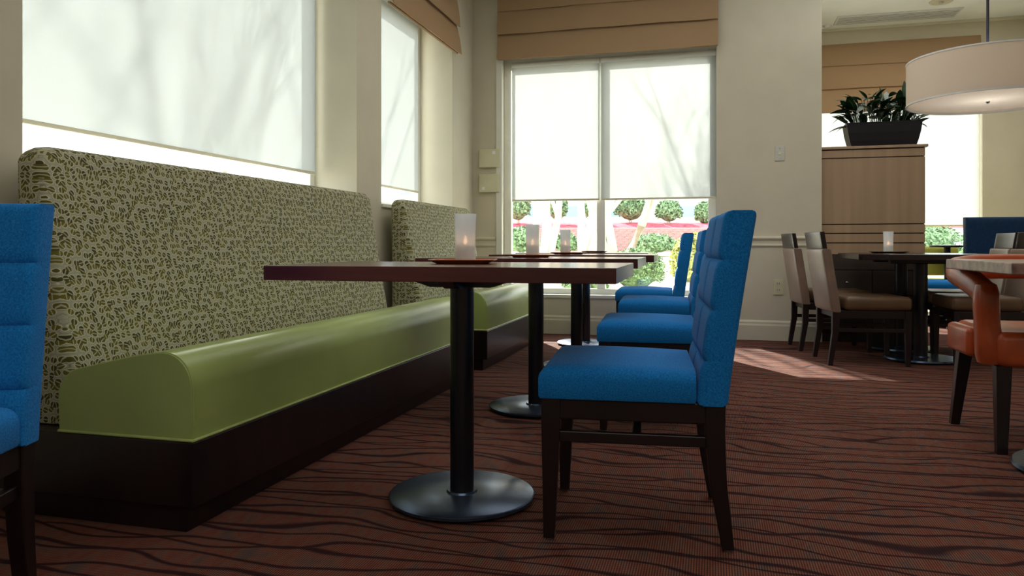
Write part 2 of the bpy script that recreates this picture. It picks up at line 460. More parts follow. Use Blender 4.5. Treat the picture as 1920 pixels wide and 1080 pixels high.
window_x('window_3', BW[0], BW[1], WY+.1, BS, BT, .16, [-.985], .07)
window_x('window_4', FW[0], FW[1], FY+.08, FS, FT, .12, [1.55], .05)
# casing round the back window, sill
bm = B()
box(bm, BW[0]-.045, BW[0]+.012, WY-.018, WY+.01, BS-.02, BT, .003)
link('trim_3', bm, M['frame'], kind='structure')
bx('trim_4', M['frame'], BW[0]-.02, BW[1], WY-.012, WY+.1, BS-.025, BS+.004, kind='structure')
bx('trim_5', M['frame'], -2.475, WX+.015, W1[0], W1[1], SZ-.02, SZ+.005, kind='structure')
bx('trim_6', M['frame'], -2.475, WX+.015, W2[0], W2[1], SZ-.02, SZ+.005, kind='structure')
# cornice band in the right hand room
bx('trim_7', M['trim'], .889, RX, FY-.03, FY, CZ-.03, CZ, kind='structure')

# roller shades ---------------------------------------------------------------
def shade(label, axis, a0, a1, p, z0, z1):
    if axis == 'y':
        t = thing('roller_shade', label, 'roller shade', (p, (a0+a1)/2, z1), 90, 'solar roller shades')
    else:
        t = thing('roller_shade', label, 'roller shade', ((a0+a1)/2, p, z1), 0, 'solar roller shades')
    h = (a1-a0)/2
    bx('shade_cloth', M['shade'], -h, h, -.0008, .0008, z0-z1+.01, 0, t, 0)
    bm = B(); box(bm, -h, h, -.006, .006, z0-z1-.004, z0-z1+.014, .003)
    link('hem_bar', bm, M['trim'], t)
    bm = B(); r = bmesh.ops.create_cone(bm, cap_ends=True, segments=20, radius1=.024, radius2=.024, depth=2*h)
    bmesh.ops.rotate(bm, verts=r['verts'], matrix=Matrix.Rotation(PI/2, 3, 'Y')); bmesh.ops.translate(bm, verts=r['verts'], vec=(0, 0, -.0))
    link('shade_roller', bm, M['frame'], t, smooth=True)
    return t
shade('pale solar shade over the large left window behind the long green banquette', 'y', W1[0]+.015, W1[1]-.05, -2.445, 1.262, TZ-.03)
shade('pale solar shade over the narrower left window in the corner bay', 'y', W2[0]+.015, W2[1]-.13, -2.445, 1.262, TZ-.03)
shade('pale solar shade over the left half of the tall back window', 'x', BW[0]+.085, -.993, WY+.075, 1.225, 2.5)
shade('pale solar shade over the right half of the tall back window', 'x', -.978, BW[1]-.003, WY+.075, 1.225, 2.5)
shade('pale solar shade on the far window behind the beige cabinet', 'x', FW[0]+.03, FW[1]-.03, FY+.04, 1.02, FT-.06)

# roman blinds ---------------------------------------------------------------
def roman(label, axis, a0, a1, p, zb, zt, folds, out=1):
    """folded cloth; each lower fold hangs forward of the next upper one"""
    if axis == 'x': t = thing('roman_blind', label, 'roman blind', ((a0+a1)/2, p, zt), 0, 'tan roman blinds')
    else: t = thing('roman_blind', label, 'roman blind', (p, (a0+a1)/2, zt), 90, 'tan roman blinds')
    h = (a1-a0)/2
    bx('head_rail', M['frame'], -h+.01, h-.01, -.02, .0, -.05, 0, t)
    zs = [zb]+folds+[zt]
    for i, (lo, hi) in enumerate(zip(zs, zs[1:])):
        bm = B(); nx, nz = 40, 8
        def P(u, v, dd):
            x = -h+2*h*u; z = lo-zt+(hi-lo+.03)*v
            if i == len(zs)-2: z = min(z, -.001)
            bulge = .007*math.sin(PI*min(1, v*1.05))+.008*noise.noise(Vector((x*3, z*2, i*3.1+p)))
            d = -(.030+.014*(len(zs)-2-i)*(1-v)+bulge+.022*(1-v))
            sag = .006*noise.noise(Vector((x*2.2, 0, i+p)))*(1-v)
            return (x, d+dd, z+sag)
        F = [[bm.verts.new(P(a/nx, b/nz, 0)) for a in range(nx+1)] for b in range(nz+1)]
        K = [[bm.verts.new(P(a/nx, b/nz, .006)) for a in range(nx+1)] for b in range(nz+1)]
        for b in range(nz):
            for a in range(nx):
                bm.faces.new((F[b][a], F[b][a+1], F[b+1][a+1], F[b+1][a])); bm.faces.new((K[b][a], K[b+1][a], K[b+1][a+1], K[b][a+1]))
        for a in range(nx):
            bm.faces.new((F[0][a], K[0][a], K[0][a+1], F[0][a+1])); bm.faces.new((F[nz][a], F[nz][a+1], K[nz][a+1], K[nz][a]))
        for b in range(nz):
            bm.faces.new((F[b][0], F[b+1][0], K[b+1][0], K[b][0])); bm.faces.new((F[b][nx], K[b][nx], K[b+1][nx], F[b+1][nx]))
        link('cloth_fold', bm, M['roman'], t, smooth=True)
        # dowel hem at the bottom of the fold
    bm = B()
    box(bm, -h+.004, h-.004, -.05, -.03, zb-zt+.004, zb-zt+.018, .003)
    link('hem_bar', bm, M['roman'], t)
    return t
roman('tan roman blind folded up above the tall back window', 'x', -1.925, .05, WY-.01, 2.525, 3.2, [2.76, 2.98])
# left wall blind: local -y must point to +x (into the room)
roman('tan roman blind above the narrower left window, seen edge-on', 'y', 4.70, 6.12, WX+.01, 2.46, 3.2, [2.70, 2.95])
roman('tan roman blind hanging in the right-hand room above the planter', 'x', .95, 2.80, FY-.01, 2.30, 3.08, [2.57, 2.83])

# ------------------------------------------------------------------ banquettes
def seat_profile():
    P = [(-1.865, .262), (-1.868, .345)]
    for i in range(1, 8):
        a = PI-math.radians(76)*i/7; P.append((-1.772+.096*math.cos(a), .362+.088*math.sin(a)))
    P += [(-1.68, .474), (-1.60, .492), (-1.535, .502)]
    for i in range(0, 9):
        a = PI/2-PI/2*i/8; P.append((-1.497+.092*math.cos(a), .408+.098*math.sin(a)))
    P.append((-1.402, .30)); P.append((-1.404, .262))
    return P
def banquette(label, y0, y1, near=True):
    t = thing('banquette', label, 'banquette', (0, y0, 0), 0, 'green window banquettes')
    L = y1-y0
    bx('plinth', M['wood'], -2.10, -1.398, .0, L, .075, .258, t, .003)
    bx('toe_kick', M['wood'], -2.08, -1.432, .018, L-.018, 0, .0752, t, .002)
    bm = B(); extrude_y(bm, seat_profile(), [(.004, .985), (.012, 1), (L-.012, 1), (L-.004, .985)])
    s = link('seat', bm, M['green'], t, smooth=True)
    bm = B()
    tube(bm, [(-1.865, .004, .263), (-1.402, .004, .263), (-1.400, .006, .263), (-1.400, L-.004, .263), (-1.865, L-.004, .263)], .0045, 8)
    link('piping', bm, M['welt'], s, smooth=True)
    bm = B(); pr = seat_profile()
    tube(bm, [(x, .010, z) for x, z in pr[1:-1]], .0028, 6); link('seam', bm, M['green'], s, smooth=True)
    bm = B(); tube(bm, [(x, L-.010, z) for x, z in pr[1:-1]], .0028, 6); link('seam', bm, M['green'], s, smooth=True)
    # raked padded back
    bm = B()
    Hh = .862
    z0 = .262
    def fr(u, v, d):
        lean = .15*(v/Hh)
        shrink = 0.0
        # front face leans back, rear face stays near the wall
        xf = -1.865-lean; xb = -2.105
        k = d/.14
        e = max(0, abs(u)-((L-.08)/2-.07)); v2 = v*(Hh-(.07-math.sqrt(max(0, .0049-e*e))))/Hh
        return (xb+(xf-xb)*k, L/2+.03+u, z0+v2)
    padded(bm, L-.08, Hh, .14, [], 1, 0, .035, fr, nu=40, nv=16)
    b = link('backrest', bm, M['bean'], t, smooth=True)
    return t
banquette('long green banquette with bean-patterned back, nearest, under the large left window', 1.78, 4.20)
banquette('shorter green banquette with bean-patterned back, in the far left corner', 4.60, 6.15)

# ------------------------------------------------------------------ pedestal tables
def ped_table(label, loc, rz, hx, hy, top='top', group='dark banquette tables', group_peds=None, z=.75, th=.043):
    t = thing('pedestal_table', label, 'table', loc, rz, group)
    bx('table_top', M[top], -hx, hx, -hy, hy, z-th, z, t, .002)
    for (px, py) in (group_peds or [(0, 0)]):
        bm = B()
        # cast spider plate: tapered cross arms
        for a in (0, PI/2):
            m = Matrix.Translation((px, py, 0))@Matrix.Rotation(a, 4, 'Z')
            vs = []
            n0 = len(bm.verts)
            vt = [bm.verts.new(m@Vector(c)) for c in [(-.17, -.025, z-th), (.17, -.025, z-th), (.17, .025, z-th), (-.17, .025, z-th),
                                                     (-.10, -.025, z-th-.03), (.10, -.025, z-th-.03), (.10, .025, z-th-.03), (-.10, .025, z-th-.03),
                                                     (-.17, -.025, z-th-.008), (.17, -.025, z-th-.008), (.17, .025, z-th-.008), (-.17, .025, z-th-.008)]]
            for f in ((0, 1, 2, 3), (4, 5, 6, 7), (0, 1, 9, 8), (8, 9, 5, 4), (3, 2, 10, 11), (11, 10, 6, 7), (1, 2, 10, 9), (9, 10, 6, 5), (0, 3, 11, 8), (8, 11, 7, 4)):
                bm.faces.new([vt[i] for i in f])
        link('top_bracket', bm, M['metal'], t)
        bm = B(); cyl(bm, px, py, .026, z-th-.028, .038, n=40)
        link('column', bm, M['metal'], t, smooth=True)
        bm = B(); lathe(bm, [(0.0001, .008), (.225, .008), (.232, .012), (.232, .020), (.226, .0245), (.05, .0262), (.047, .032), (0.0001, .032)], 64, px, py)
        link('base_plate', bm, M['base'], t, smooth=True)
        for q in range(5):
            a = q*2*PI/5+.55
            bm = B(); lathe(bm, [(.0001, 0), (.010, 0), (.012, .004), (.008, .009), (.0001, .009)], 12, px+.205*math.cos(a), py+.205*math.sin(a))
            link('glide', bm, M['chrome'], t, smooth=True)
    return t
T1 = ped_table('dark wood pedestal table nearest the camera, beside the long banquette', (-.772, 2.264, 0), 1.5, .52, .305)
tabs = [T1]
for lab, loc in (('dark wood pedestal table second from the camera along the banquettes', (-.843, 3.605, 0)),
                 ('dark wood pedestal table third from the camera along the banquettes', (-.868, 4.892, 0)),
                 ('dark wood pedestal table farthest from the camera, close to the back window', (-.998, 6.048, 0))):
    c = copy_tree(T1); c.location = loc; c['label'] = lab; tabs.append(c)

# trays and hurricane candles
def tray(label, loc, rz, hx, hy, mat='tray'):
    """shallow wooden tray with chamfered corners and a raised flaring rim"""
    bm = B(); 
    def octo(sx, sy, c, z): return [bm.verts.new((x, y, z)) for x, y in ((-sx+c, -sy), (sx-c, -sy), (sx, -sy+c), (sx, sy-c), (sx-c, sy), (-sx+c, sy), (-sx, sy-c), (-sx, -sy+c))]
    r = [octo(hx*.74, hy*.74, .02, 0), octo(hx, hy, .03, .013), octo(hx-.005, hy-.005, .028, .0145), octo(hx*.76, hy*.76, .02, .005)]
    for a, b in zip(r, r[1:]):
        for i in range(8): bm.faces.new((a[i], a[(i+1) % 8], b[(i+1) % 8], b[i]))
    bm.faces.new(r[0]); bm.faces.new(r[-1])
    o = link('wooden_tray', bm, M[mat], None)
    o.location = loc; o.rotation_euler = (0, 0, math.radians(rz))
    return tag(o, label, 'tray', 'candle trays')
def candle(label, loc):
    t = thing('hurricane_candle', label, 'candle holder', loc, 0, 'frosted candle holders')
    bm = B(); lathe(bm, [(.030, .0), (.034, .004), (.033, .05), (.0335, .10), (.036, .158), (.0335, .158), (.031, .10), (.0305, .05), (.031, .006), (.0001, .006)], 40)
    link('glass_shade', bm, M['frost'], t, smooth=True)
    bm = B(); lathe(bm, [(.0001, .0065), (.024, .0065), (.025, .012), (.025, .052), (.022, .056), (.0001, .053)], 28)
    link('candle_wax', bm, M['stretch'], t, smooth=True)
    bm = B(); lathe(bm, [(.0001, .055), (.006, .062), (.0075, .068), (.004, .080), (.0001, .090)], 12)
    link('flame', bm, M['flame'], t, smooth=True)
    return t
tz = .7502
cands = [('nearest pedestal table', (-.792, 2.335), 12), ('second table from the camera', (-.875, 3.62), 20),
         ('third table from the camera', (-.925, 4.90), -12), ('farthest banquette table', (-.93, 6.08), 5)]
for i, (n, (x, y), rz) in enumerate(cands):
    tray('wooden tray with raised rim on the '+n, (x, y, tz), rz, .11, .085, 'tray' if i < 3 else 'darktray')
candle('tall frosted glass candle holder on the nearest pedestal table', (-.788, 2.345, tz+.0052))
candle('frosted glass candle holder on the second table from the camera', (-.865, 3.625, tz+.0052))
candle('frosted glass candle holder on the third table from the camera', (-.945, 4.90, tz+.0052))

# ------------------------------------------------------------------ blue chairs
def leg_curve(bm, pts):
    """leg of rectangular section through [(x,y,z,sx,sy)]"""
    rings = [[bm.verts.new((x+a*sx/2, y+b*sy/2, z)) for a, b in ((-1, -1), (1, -1), (1, 1), (-1, 1))] for x, y, z, sx, sy in pts]
    for p, q in zip(rings, rings[1:]):
        for i in range(4): bm.faces.new((p[i], p[(i+1) % 4], q[(i+1) % 4], q[i]))
    bm.faces.new(rings[0]); bm.faces.new(rings[-1])
    es = [e for e in bm.edges]
    bmesh.ops.bevel(bm, geom=[e for e in es if abs(e.verts[0].co.z-e.verts[1].co.z) > .02], offset=.003, segments=2, profile=.5, affect='EDGES')
def blue_chair(label, loc, rz):
    t = thing('dining_chair', label, 'chair', loc, rz, 'blue upholstered dining chairs')
    W = .235
    # seat cushion: front at -x
    bm = B()
    nx, ny = 26, 22
    x0, x1, ztop, zbot = -.265, .155, .487, .392
    def sp(u, v):
        x = x0+(x1-x0)*u; y = -W+2*W*v
        e = min((x-x0), (y+W), (W-y)); r = .042
        drop = 0 if e >= r else (r-math.sqrt(max(0, r*r-(r-e)**2)))*.8
        crown = .014*math.sin(PI*min(1, max(0, u)))*math.sin(PI*v)
        return Vector((x, y, ztop-.012-drop+crown+.006*(1-u)))
    ul = sorted({i/nx for i in range(nx+1)} | {.004, .012, .03}); vl = sorted({i/ny for i in range(ny+1)} | {.004, .012, .03, .996, .988, .97})
    F = [[bm.verts.new(sp(u, v)) for u in ul] for v in vl]
    nu, nv = len(ul)-1, len(vl)-1
    for j in range(nv):
        for i in range(nu): bm.faces.new((F[j][i], F[j][i+1], F[j+1][i+1], F[j+1][i]))
    ring = [F[0][i] for i in range(nu+1)]+[F[j][nu] for j in range(1, nv+1)]+[F[nv][i] for i in range(nu-1, -1, -1)]+[F[j][0] for j in range(nv-1, 0, -1)]
    low = [bm.verts.new((v.co.x*1.0, v.co.y, zbot+.008)) for v in ring]
    low2 = [bm.verts.new((v.co.x*.985, v.co.y*.985, zbot)) for v in ring]
    m = len(ring)
    for a, b in ((ring, low), (low, low2)):
        for i in range(m): bm.faces.new((a[i], a[(i+1) % m], b[(i+1) % m], b[i]))
    bm.faces.new(low2)
    s = link('seat', bm, M['blue'], t, smooth=True)
    # back
    bm = B()
    H = .515; z0 = .387
    def fr(u, v, d):
        k = v/H
        x = .238+.075*k**1.15-d*(.082/.085)
        uu = u*(1-.02*k)
        return (x, uu, z0+v)
    padded(bm, 2*W+.004, H, .088, [.118, .252, .385], 2, .011, .020, fr, nu=40, nv=56)
    link('backrest', bm, M['blue'], t, smooth=True)
    bm = B(); box(bm, -.255, .212, -W+.012, W-.012, .335, .392, .004)
    link('seat_frame', bm, M['legwood'], t)
    for sy in (-1, 1):
        y = sy*(W-.028)
        bm = B(); leg_curve(bm, [(-.232, y, .392, .052, .042), (-.232, y, .335, .052, .042), (-.238, y, .008, .030, .030)])
        l = link('leg', bm, M['legwood'], t)
        bm = B(); lathe(bm, [(.0001, 0), (.011, 0), (.012, .006), (.0001, .008)], 12, -.238, y); link('glide', bm, M['chrome'], l)
        bm = B(); leg_curve(bm, [(.205, y, .392, .052, .042), (.205, y, .30, .050, .040), (.213, y, .18, .044, .036), (.238, y, .008, .032, .030)])
        l = link('leg', bm, M['legwood'], t)
        bm = B(); lathe(bm, [(.0001, 0), (.011, 0), (.012, .006), (.0001, .008)], 12, .238, y); link('glide', bm, M['chrome'], l)
        bm = B(); box(bm, -.225, .20, y-.010, y+.010, .272, .302, .003); link('stretcher', bm, M['legwood'], t)
    bm = B(); box(bm, -.012, .012, -W+.03, W-.03, .2725, .3015, .003); link('stretcher', bm, M['legwood'], t)
    return t
C1 = blue_chair('blue tufted dining chair nearest the camera, at the nearest table', (-.215, 2.245, 0), 5)
for lab, loc, rz in (('blue tufted dining chair second from the camera in the row of four', (-.235, 3.475, 0), 4),
                     ('blue tufted dining chair third from the camera in the row, mostly hidden', (-.30, 4.765, 0), 4),
                     ('blue tufted dining chair farthest in the row, close to the back window', (-.45, 5.86, 0), 3),
                     ('blue tufted dining chair cut off at the left edge, before the banquette end', (-1.56, 1.01, 0), 110)):
    c = copy_tree(C1); c.location = loc; c.rotation_euler = (0, 0, math.radians(rz)); c['label'] = lab

# ------------------------------------------------------------------ right hand group
def brown_chair(label, loc, rz):
    t = thing('dining_chair', label, 'chair', loc, rz, 'brown vinyl dining chairs')
    W = .22
    bm = B(); box(bm, -.25, .18, -W, W, .37, .465, .03, 4)
    for v in bm.verts:
        if v.co.z > .44: v.co.z += .012*math.cos(v.co.y/W*PI/2)*math.cos((v.co.x+.03)/.22*PI/2)
    link('seat', bm, M['seatbrown'], t, smooth=True)
    bm = B(); H = .425; z0 = .36
    def fr(u, v, d):
        k = v/H; bow = .018*(1-(u/W)**2)
        return (.262+.065*k-d+bow, u*(1-.05*k*0), z0+v)
    padded(bm, 2*W, H, .062, [], 1, 0, .014, fr, nu=16, nv=14)
    link('backrest', bm, M['brownv'], t, smooth=True)
    bm = B()
    def fr2(u, v, d):
        k = 1+v/.4; bow = .018*(1-(u/W)**2)
        return (.320+.018*(v/.11)-d+bow, u, .787+v)
    padded(bm, 2*W-.012, .115, .03, [], 1, 0, .004, fr2, nu=16, nv=4)
    link('top_rail', bm, M['wood'], t, smooth=True)
    bm = B(); box(bm, -.235, .235, -W+.012, W-.012, .318, .37, .003); link('seat_frame', bm, M['legwood'], t)
    for sy in (-1, 1):
        y = sy*(W-.024)
        bm = B(); leg_curve(bm, [(-.222, y, .37, .042, .038), (-.224, y, 0, .028, .028)]); link('leg', bm, M['legwood'], t)
        bm = B(); leg_curve(bm, [(.235, y, .37, .046, .038), (.238, y, .22, .042, .036), (.272, y, 0, .030, .030)]); link('leg', bm, M['legwood'], t)
        bm = B(); box(bm, -.21, .235, y-.009, y+.009, .225, .25, .003); link('stretcher', bm, M['legwood'], t)
    return t
D1 = brown_chair('brown vinyl dining chair with wood top rail, nearer of the pair by the wall', (1.015, 5.66, 0), 187)
for lab, loc, rz in (('brown vinyl dining chair with wood top rail, farther of the pair by the wall', (.905, 6.32, 0), 186),
                     ('brown vinyl dining chair right of the long dark table, behind the rust armchair', (1.79, 5.80, 0), 3),
                     ('brown vinyl dining chair at far right of the long dark table, before the navy booth', (1.83, 6.42, 0), -2)):
    c = copy_tree(D1); c.location = loc; c.rotation_euler = (0, 0, math.radians(rz)); c['label'] = lab

# long dark table with chamfered corners, two pedestals
t = thing('pedestal_table', 'long black-brown table with clipped corners between the brown chairs', 'table', (1.42, 6.05, 0), 0)
bm = B(); hx, hy, c = .44, .60, .16
pts = [(-hx+c, -hy), (hx-c, -hy), (hx, -hy+c), (hx, hy-c), (hx-c, hy), (-hx+c, hy), (-hx, hy-c), (-hx, -hy+c)]
lo = [bm.verts.new((x, y, .71)) for x, y in pts]; hi = [bm.verts.new((x, y, .75)) for x, y in pts]
for i in range(8): bm.faces.new((lo[i], lo[(i+1) % 8], hi[(i+1) % 8], hi[i]))
bm.faces.new(lo); bm.faces.new(hi)
bmesh.ops.bevel(bm, geom=bm.edges[:], offset=.003, segments=2, profile=.5, affect='EDGES')
link('table_top', bm, M['darktop'], t)
for py in (-.22, .34):
    bm = B(); cyl(bm, 0, py, .026, .68, .045, n=32); link('column', bm, M['metal'], t, smooth=True)
    bm = B(); box(bm, -.2, .2, py-.035, py+.035, .68, .71, .006); link('top_bracket', bm, M['metal'], t)
    bm = B(); lathe(bm, [(.0001, .008), (.235, .008), (.242, .014), (.236, .0245), (.06, .0262), (.055, .034), (.0001, .034)], 56, 0, py)
    b = link('base_plate', bm, M['base'], t, smooth=True)
    for q in range(5):
        a = q*2*PI/5+.3
        bm = B(); lathe(bm, [(.0001, 0), (.010, 0), (.012, .004), (.0001, .009)], 10, .21*math.cos(a), py+.21*math.sin(a)); link('glide', bm, M['chrome'], b)
tray('dark tray with candle on the long black-brown table', (1.275, 6.12, tz), 8, .13, .085, 'darktray')
candle('small frosted candle holder on the long black-brown table', (1.275, 6.13, tz+.0052))

# speckled table with its rust armchair
sq = thing('pedestal_table', 'square brown speckled-top table cut off at the right edge', 'table', (1.315, 3.165, 0), 0)
bx('table_top', M['stonetop'], -.36, .36, -.36, .36, .712, .752, sq, .004)
bm = B(); cyl(bm, 0.02, -.10, .03, .69, .038, n=32); link('column', bm, M['metal'], sq, smooth=True)
bx('top_bracket', M['metal'], -.18, .22, -.14, -.06, .685, .712, sq, .006)
bm = B(); lathe(bm, [(.0001, .008), (.275, .008), (.282, .014), (.276, .027), (.06, .03), (.055, .036), (.0001, .036)], 56, .02, -.10)
b = link('base_plate', bm, M['base'], sq, smooth=True)
for q in range(5):
    a = q*2*PI/5+.2
    bm = B(); lathe(bm, [(.0001, 0), (.010, 0), (.012, .004), (.0001, .009)], 10, .02+.245*math.cos(a), -.10+.245*math.sin(a)); link('glide', bm, M['chrome'], b)

def sweep(bm, pts, secs, n=16, sq=2.6):
    """superellipse section (half-width across, half-height up) along pts"""
    pts = [Vector(p) for p in pts]; rings = []
    for i, p in enumerate(pts):
        d = (pts[min(i+1, len(pts)-1)]-pts[max(i-1, 0)]).normalized()
        a = d.cross(Vector((0, 0, 1)))
        if a.length < .2: a = Vector((0, 1, 0)).cross(d)
        a.normalize(); b = a.cross(d).normalized()
        hw, hh = secs[i]; r = []
        for k in range(n):
            t_ = 2*PI*k/n; cc, ss = math.cos(t_), math.sin(t_)
            r.append(bm.verts.new(p+a*hw*math.copysign(abs(cc)**(2/sq), cc)+b*hh*math.copysign(abs(ss)**(2/sq), ss)))
        rings.append(r)
    for u, v in zip(rings, rings[1:]):
        for k in range(n): bm.faces.new((u[k], u[(k+1) % n], v[(k+1) % n], v[k]))
    bm.faces.new(rings[0]); bm.faces.new(rings[-1])
ac = thing('armchair', 'rust orange vinyl horseshoe armchair tucked under the speckled table', 'armchair', (1.33, 3.54, 0), 0)
# front faces -y
bm = B()
box(bm, -.265, .265, -.27, .27, .335, .475, .035, 4)
for v in bm.verts:
    if v.co.z > .44: v.co.z += .014*math.cos(v.co.x/.27*PI/2)*math.cos(v.co.y/.27*PI/2)
link('seat', bm, M['orange'], ac, smooth=True)
pts = []; secs = []
N = 36
for i in range(N+1):
    a = i/N
    # horseshoe: left arm front -> back -> right arm front
    if a < .25:
        k = a/.25; p = (-.285-.02*k, -.20+.27*k); 
    elif a > .75:
        k = (1-a)/.25; p = (.285+.02*k, -.20+.27*k)
    else:
        th = PI-(a-.25)/.5*PI; p = (.305*math.cos(th), .07+.25*math.sin(th))
    h = math.sin(PI*min(1, max(0, a)))
    z = .615+.10*h**.8
    pts.append((p[0], p[1], z)); secs.append((.038+.002*h, .050+.006*h))
bm = B(); sweep(bm, pts, secs)
link('back_rail', bm, M['orange'], ac, smooth=True)
for sx in (-1, 1):
    bm = B()
    rings = []
    for (px_, py_, pz_, hw, hd) in [(.285, -.205, .665, .020, .020), (.285, -.205, .655, .036, .036), (.285, -.207, .62, .043, .048), (.284, -.205, .57, .044, .050), (.280, -.200, .51, .043, .048), (.276, -.200, .45, .045, .052), (.272, -.200, .38, .047, .056), (.270, -.198, .345, .040, .048)]:
        ring = []
        for q in range(20):
            a = 2*PI*q/20; cc, ss = math.cos(a), math.sin(a)
            ring.append(bm.verts.new((sx*px_+hw*math.copysign(abs(cc)**.75, cc), py_+hd*math.copysign(abs(ss)**.75, ss), pz_)))
        rings.append(ring)
    for u_, v_ in zip(rings, rings[1:]):
        for q in range(20): bm.faces.new((u_[q], u_[(q+1) % 20], v_[(q+1) % 20], v_[q]))
    bm.faces.new(rings[0]); bm.faces.new(rings[-1])
    link('arm_post', bm, M['orange'], ac, smooth=True)
    bm = B(); box(bm, min(sx*.262, sx*.315), max(sx*.262, sx*.315), -.08, .20, .35, .47, .02, 3)
    link('side_panel', bm, M['orange'], ac, smooth=True)
    bm = B(); leg_curve(bm, [(sx*.235, -.225, .34, .055, .055), (sx*.245, -.245, 0, .036, .036)]); link('leg', bm, M['legwood'], ac)
    bm = B(); leg_curve(bm, [(sx*.235, .225, .34, .055, .055), (sx*.265, .265, 0, .036, .036)]); link('leg', bm, M['legwood'], ac)

# ------------------------------------------------------------------ beige cabinet and planter
cb = thing('cabinet', 'tall beige laminate divider cabinet with grooves and lower drawers', 'cabinet', (.892, 6.76, 0), 0)
CW, CD = .788, .46
bx('carcass', M['gap'], .006, CW-.006, .022, CD, 0, 1.615, cb, .002)
bx('cabinet_top', M['lam'], 0, CW+.022, -.012, CD+.01, 1.615, 1.637, cb, .003)
zs = [.735, .826, .834, .906, .914, .982, .990, 1.536, 1.544, 1.606]
for a, b in zip(zs[::2], zs[1::2]): bx('panel', M['lam'], 0, CW, 0, .0235, a, b, cb, .001)
bx('side_panel', M['lam'], CW-.008, CW, .024, CD, .08, 1.615, cb, .001)
for x0, x1 in ((.0, CW/2-.003), (CW/2+.003, CW)):
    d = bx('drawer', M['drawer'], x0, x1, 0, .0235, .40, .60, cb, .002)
    bm = B(); r = bmesh.ops.create_uvsphere(bm, u_segments=14, v_segments=10, radius=.012); bmesh.ops.translate(bm, verts=r['verts'], vec=((x0+x1)/2, -.014, .50)); link('knob', bm, M['chrome'], d, smooth=True)
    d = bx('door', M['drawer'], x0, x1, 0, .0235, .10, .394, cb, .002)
    bm = B(); r = bmesh.ops.create_uvsphere(bm, u_segments=14, v_segments=10, radius=.012); bmesh.ops.translate(bm, verts=r['verts'], vec=(x1-.04 if x0 < .1 else x0+.04, -.014, .34)); link('knob', bm, M['chrome'], d, smooth=True)
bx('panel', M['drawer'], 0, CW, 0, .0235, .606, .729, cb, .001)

pl = thing('potted_plant', 'dark leafy plant in a black trough planter on the beige cabinet', 'plant', (1.37, 6.99, 1.6372), 0)
pl.location.x = 1.40; pl.scale = (.9, 1, 1)
bm = B()
def rect(z, hx, hy): return [bm.verts.new((x, y, z)) for x, y in ((-hx, -hy), (hx, -hy), (hx, hy), (-hx, hy))]
prof = [(0, .275, .085), (.06, .295, .098), (.13, .312, .108), (.20, .322, .113), (.215, .325, .115), (.215, .312, .103), (.16, .305, .098)]
rr = [rect(*p) for p in prof]
for a, b in zip(rr, rr[1:]):
    for i in range(4): bm.faces.new((a[i], a[(i+1) % 4], b[(i+1) % 4], b[i]))
bm.faces.new(rr[0]); bm.faces.new(rr[-1])
link('planter_box', bm, M['pot'], pl)
bx('soil', M['soil'], -.30, .30, -.094, .094, .165, .185, pl, .004)
# a lance-shaped, folded and arched leaf; three mesh variants shared by all leaves
def leaf_mesh(L, Wd, arch):
    bm = B(); n = 7; rows = []
    for i in range(n+1):
        s = i/n
        wv = Wd*math.sin(PI*min(1, s*.93+.07))**.8*(1-.35*s) if i < n else .001
        wv = max(wv, .002)
        x = L*s*math.cos(arch*s*.5); z = L*s*.15-arch*L*.45*s*s
        rows.append([bm.verts.new((x, -wv, z+.25*wv)), bm.verts.new((x, 0, z)), bm.verts.new((x, wv, z+.25*wv))])
    for a, b in zip(rows, rows[1:]):
        bm.faces.new((a[0], a[1], b[1], b[0])); bm.faces.new((a[1], a[2], b[2], b[1]))
    r = bmesh.ops.solidify(bm, geom=bm.faces[:], thickness=.0012)
    me = bpy.data.meshes.new('leaf'); bm.to_mesh(me); bm.free(); me.materials.append(M['leaf'])
    for p in me.polygons: p.use_smooth = True
    return me
LM = [leaf_mesh(.17, .034, .5), leaf_mesh(.19, .038, .85), leaf_mesh(.14, .036, .25)]
random.seed(21)
stems = B()
def add_leaf(p, yaw, pitch, sc, k):
    o = bpy.data.objects.new('leaf', LM[k]); COL.objects.link(o); o.parent = pl
    o.location = p; o.rotation_euler = (random.uniform(-.5, .5), -pitch, yaw); o.scale = (sc, sc*random.uniform(.9, 1.3), sc)
for i in range(150):
    sx = random.uniform(-.27, .27); sy = random.uniform(-.08, .08)
    yaw = random.uniform(0, 2*PI)
    if abs(sx) > .16: yaw = (0 if sx > 0 else PI)+random.uniform(-1.1, 1.1)
    h = random.uniform(.21, .43)*(1 if abs(sx) < .2 else .86)
    top = (sx*1.12+.02*math.cos(yaw), sy+.02*math.sin(yaw), h)
    tube(stems, [(sx, sy, .18), ((sx+top[0])/2, (sy+top[1])/2, (.18+h)/2+.01), top], .0025, 5)
    add_leaf(top, yaw, random.uniform(-.2, .95), random.uniform(.7, 1.05), random.randrange(3))
# a few leaves that stand up and reach out
for p, yaw, pitch, sc, k in (((.20, 0, .40), 1.3, 1.45, 1.1, 0), ((.27, -.02, .36), .1, .55, 1.15, 2), ((-.01, 0, .42), 1.8, 1.4, .8, 2), ((.25, .02, .37), .0, 1.0, 1.0, 2),
                             ((-.24, -.03, .38), PI, .30, 1.15, 0), ((-.26, 0, .32), PI, .05, 1.2, 0), ((-.28, -.03, .19), PI, -.15, 1.25, 0), ((-.02, -.05, .42), PI+.4, .1, 1.0, 1), ((.29, -.03, .29), 0, -.1, 1.0, 2)):
    tube(stems, [(p[0]*.9, p[1], .18), (p[0], p[1], p[2])], .003, 5); add_leaf(p, yaw, pitch, sc, k)
link('stem', stems, M['leaf'], pl, kind='stuff')

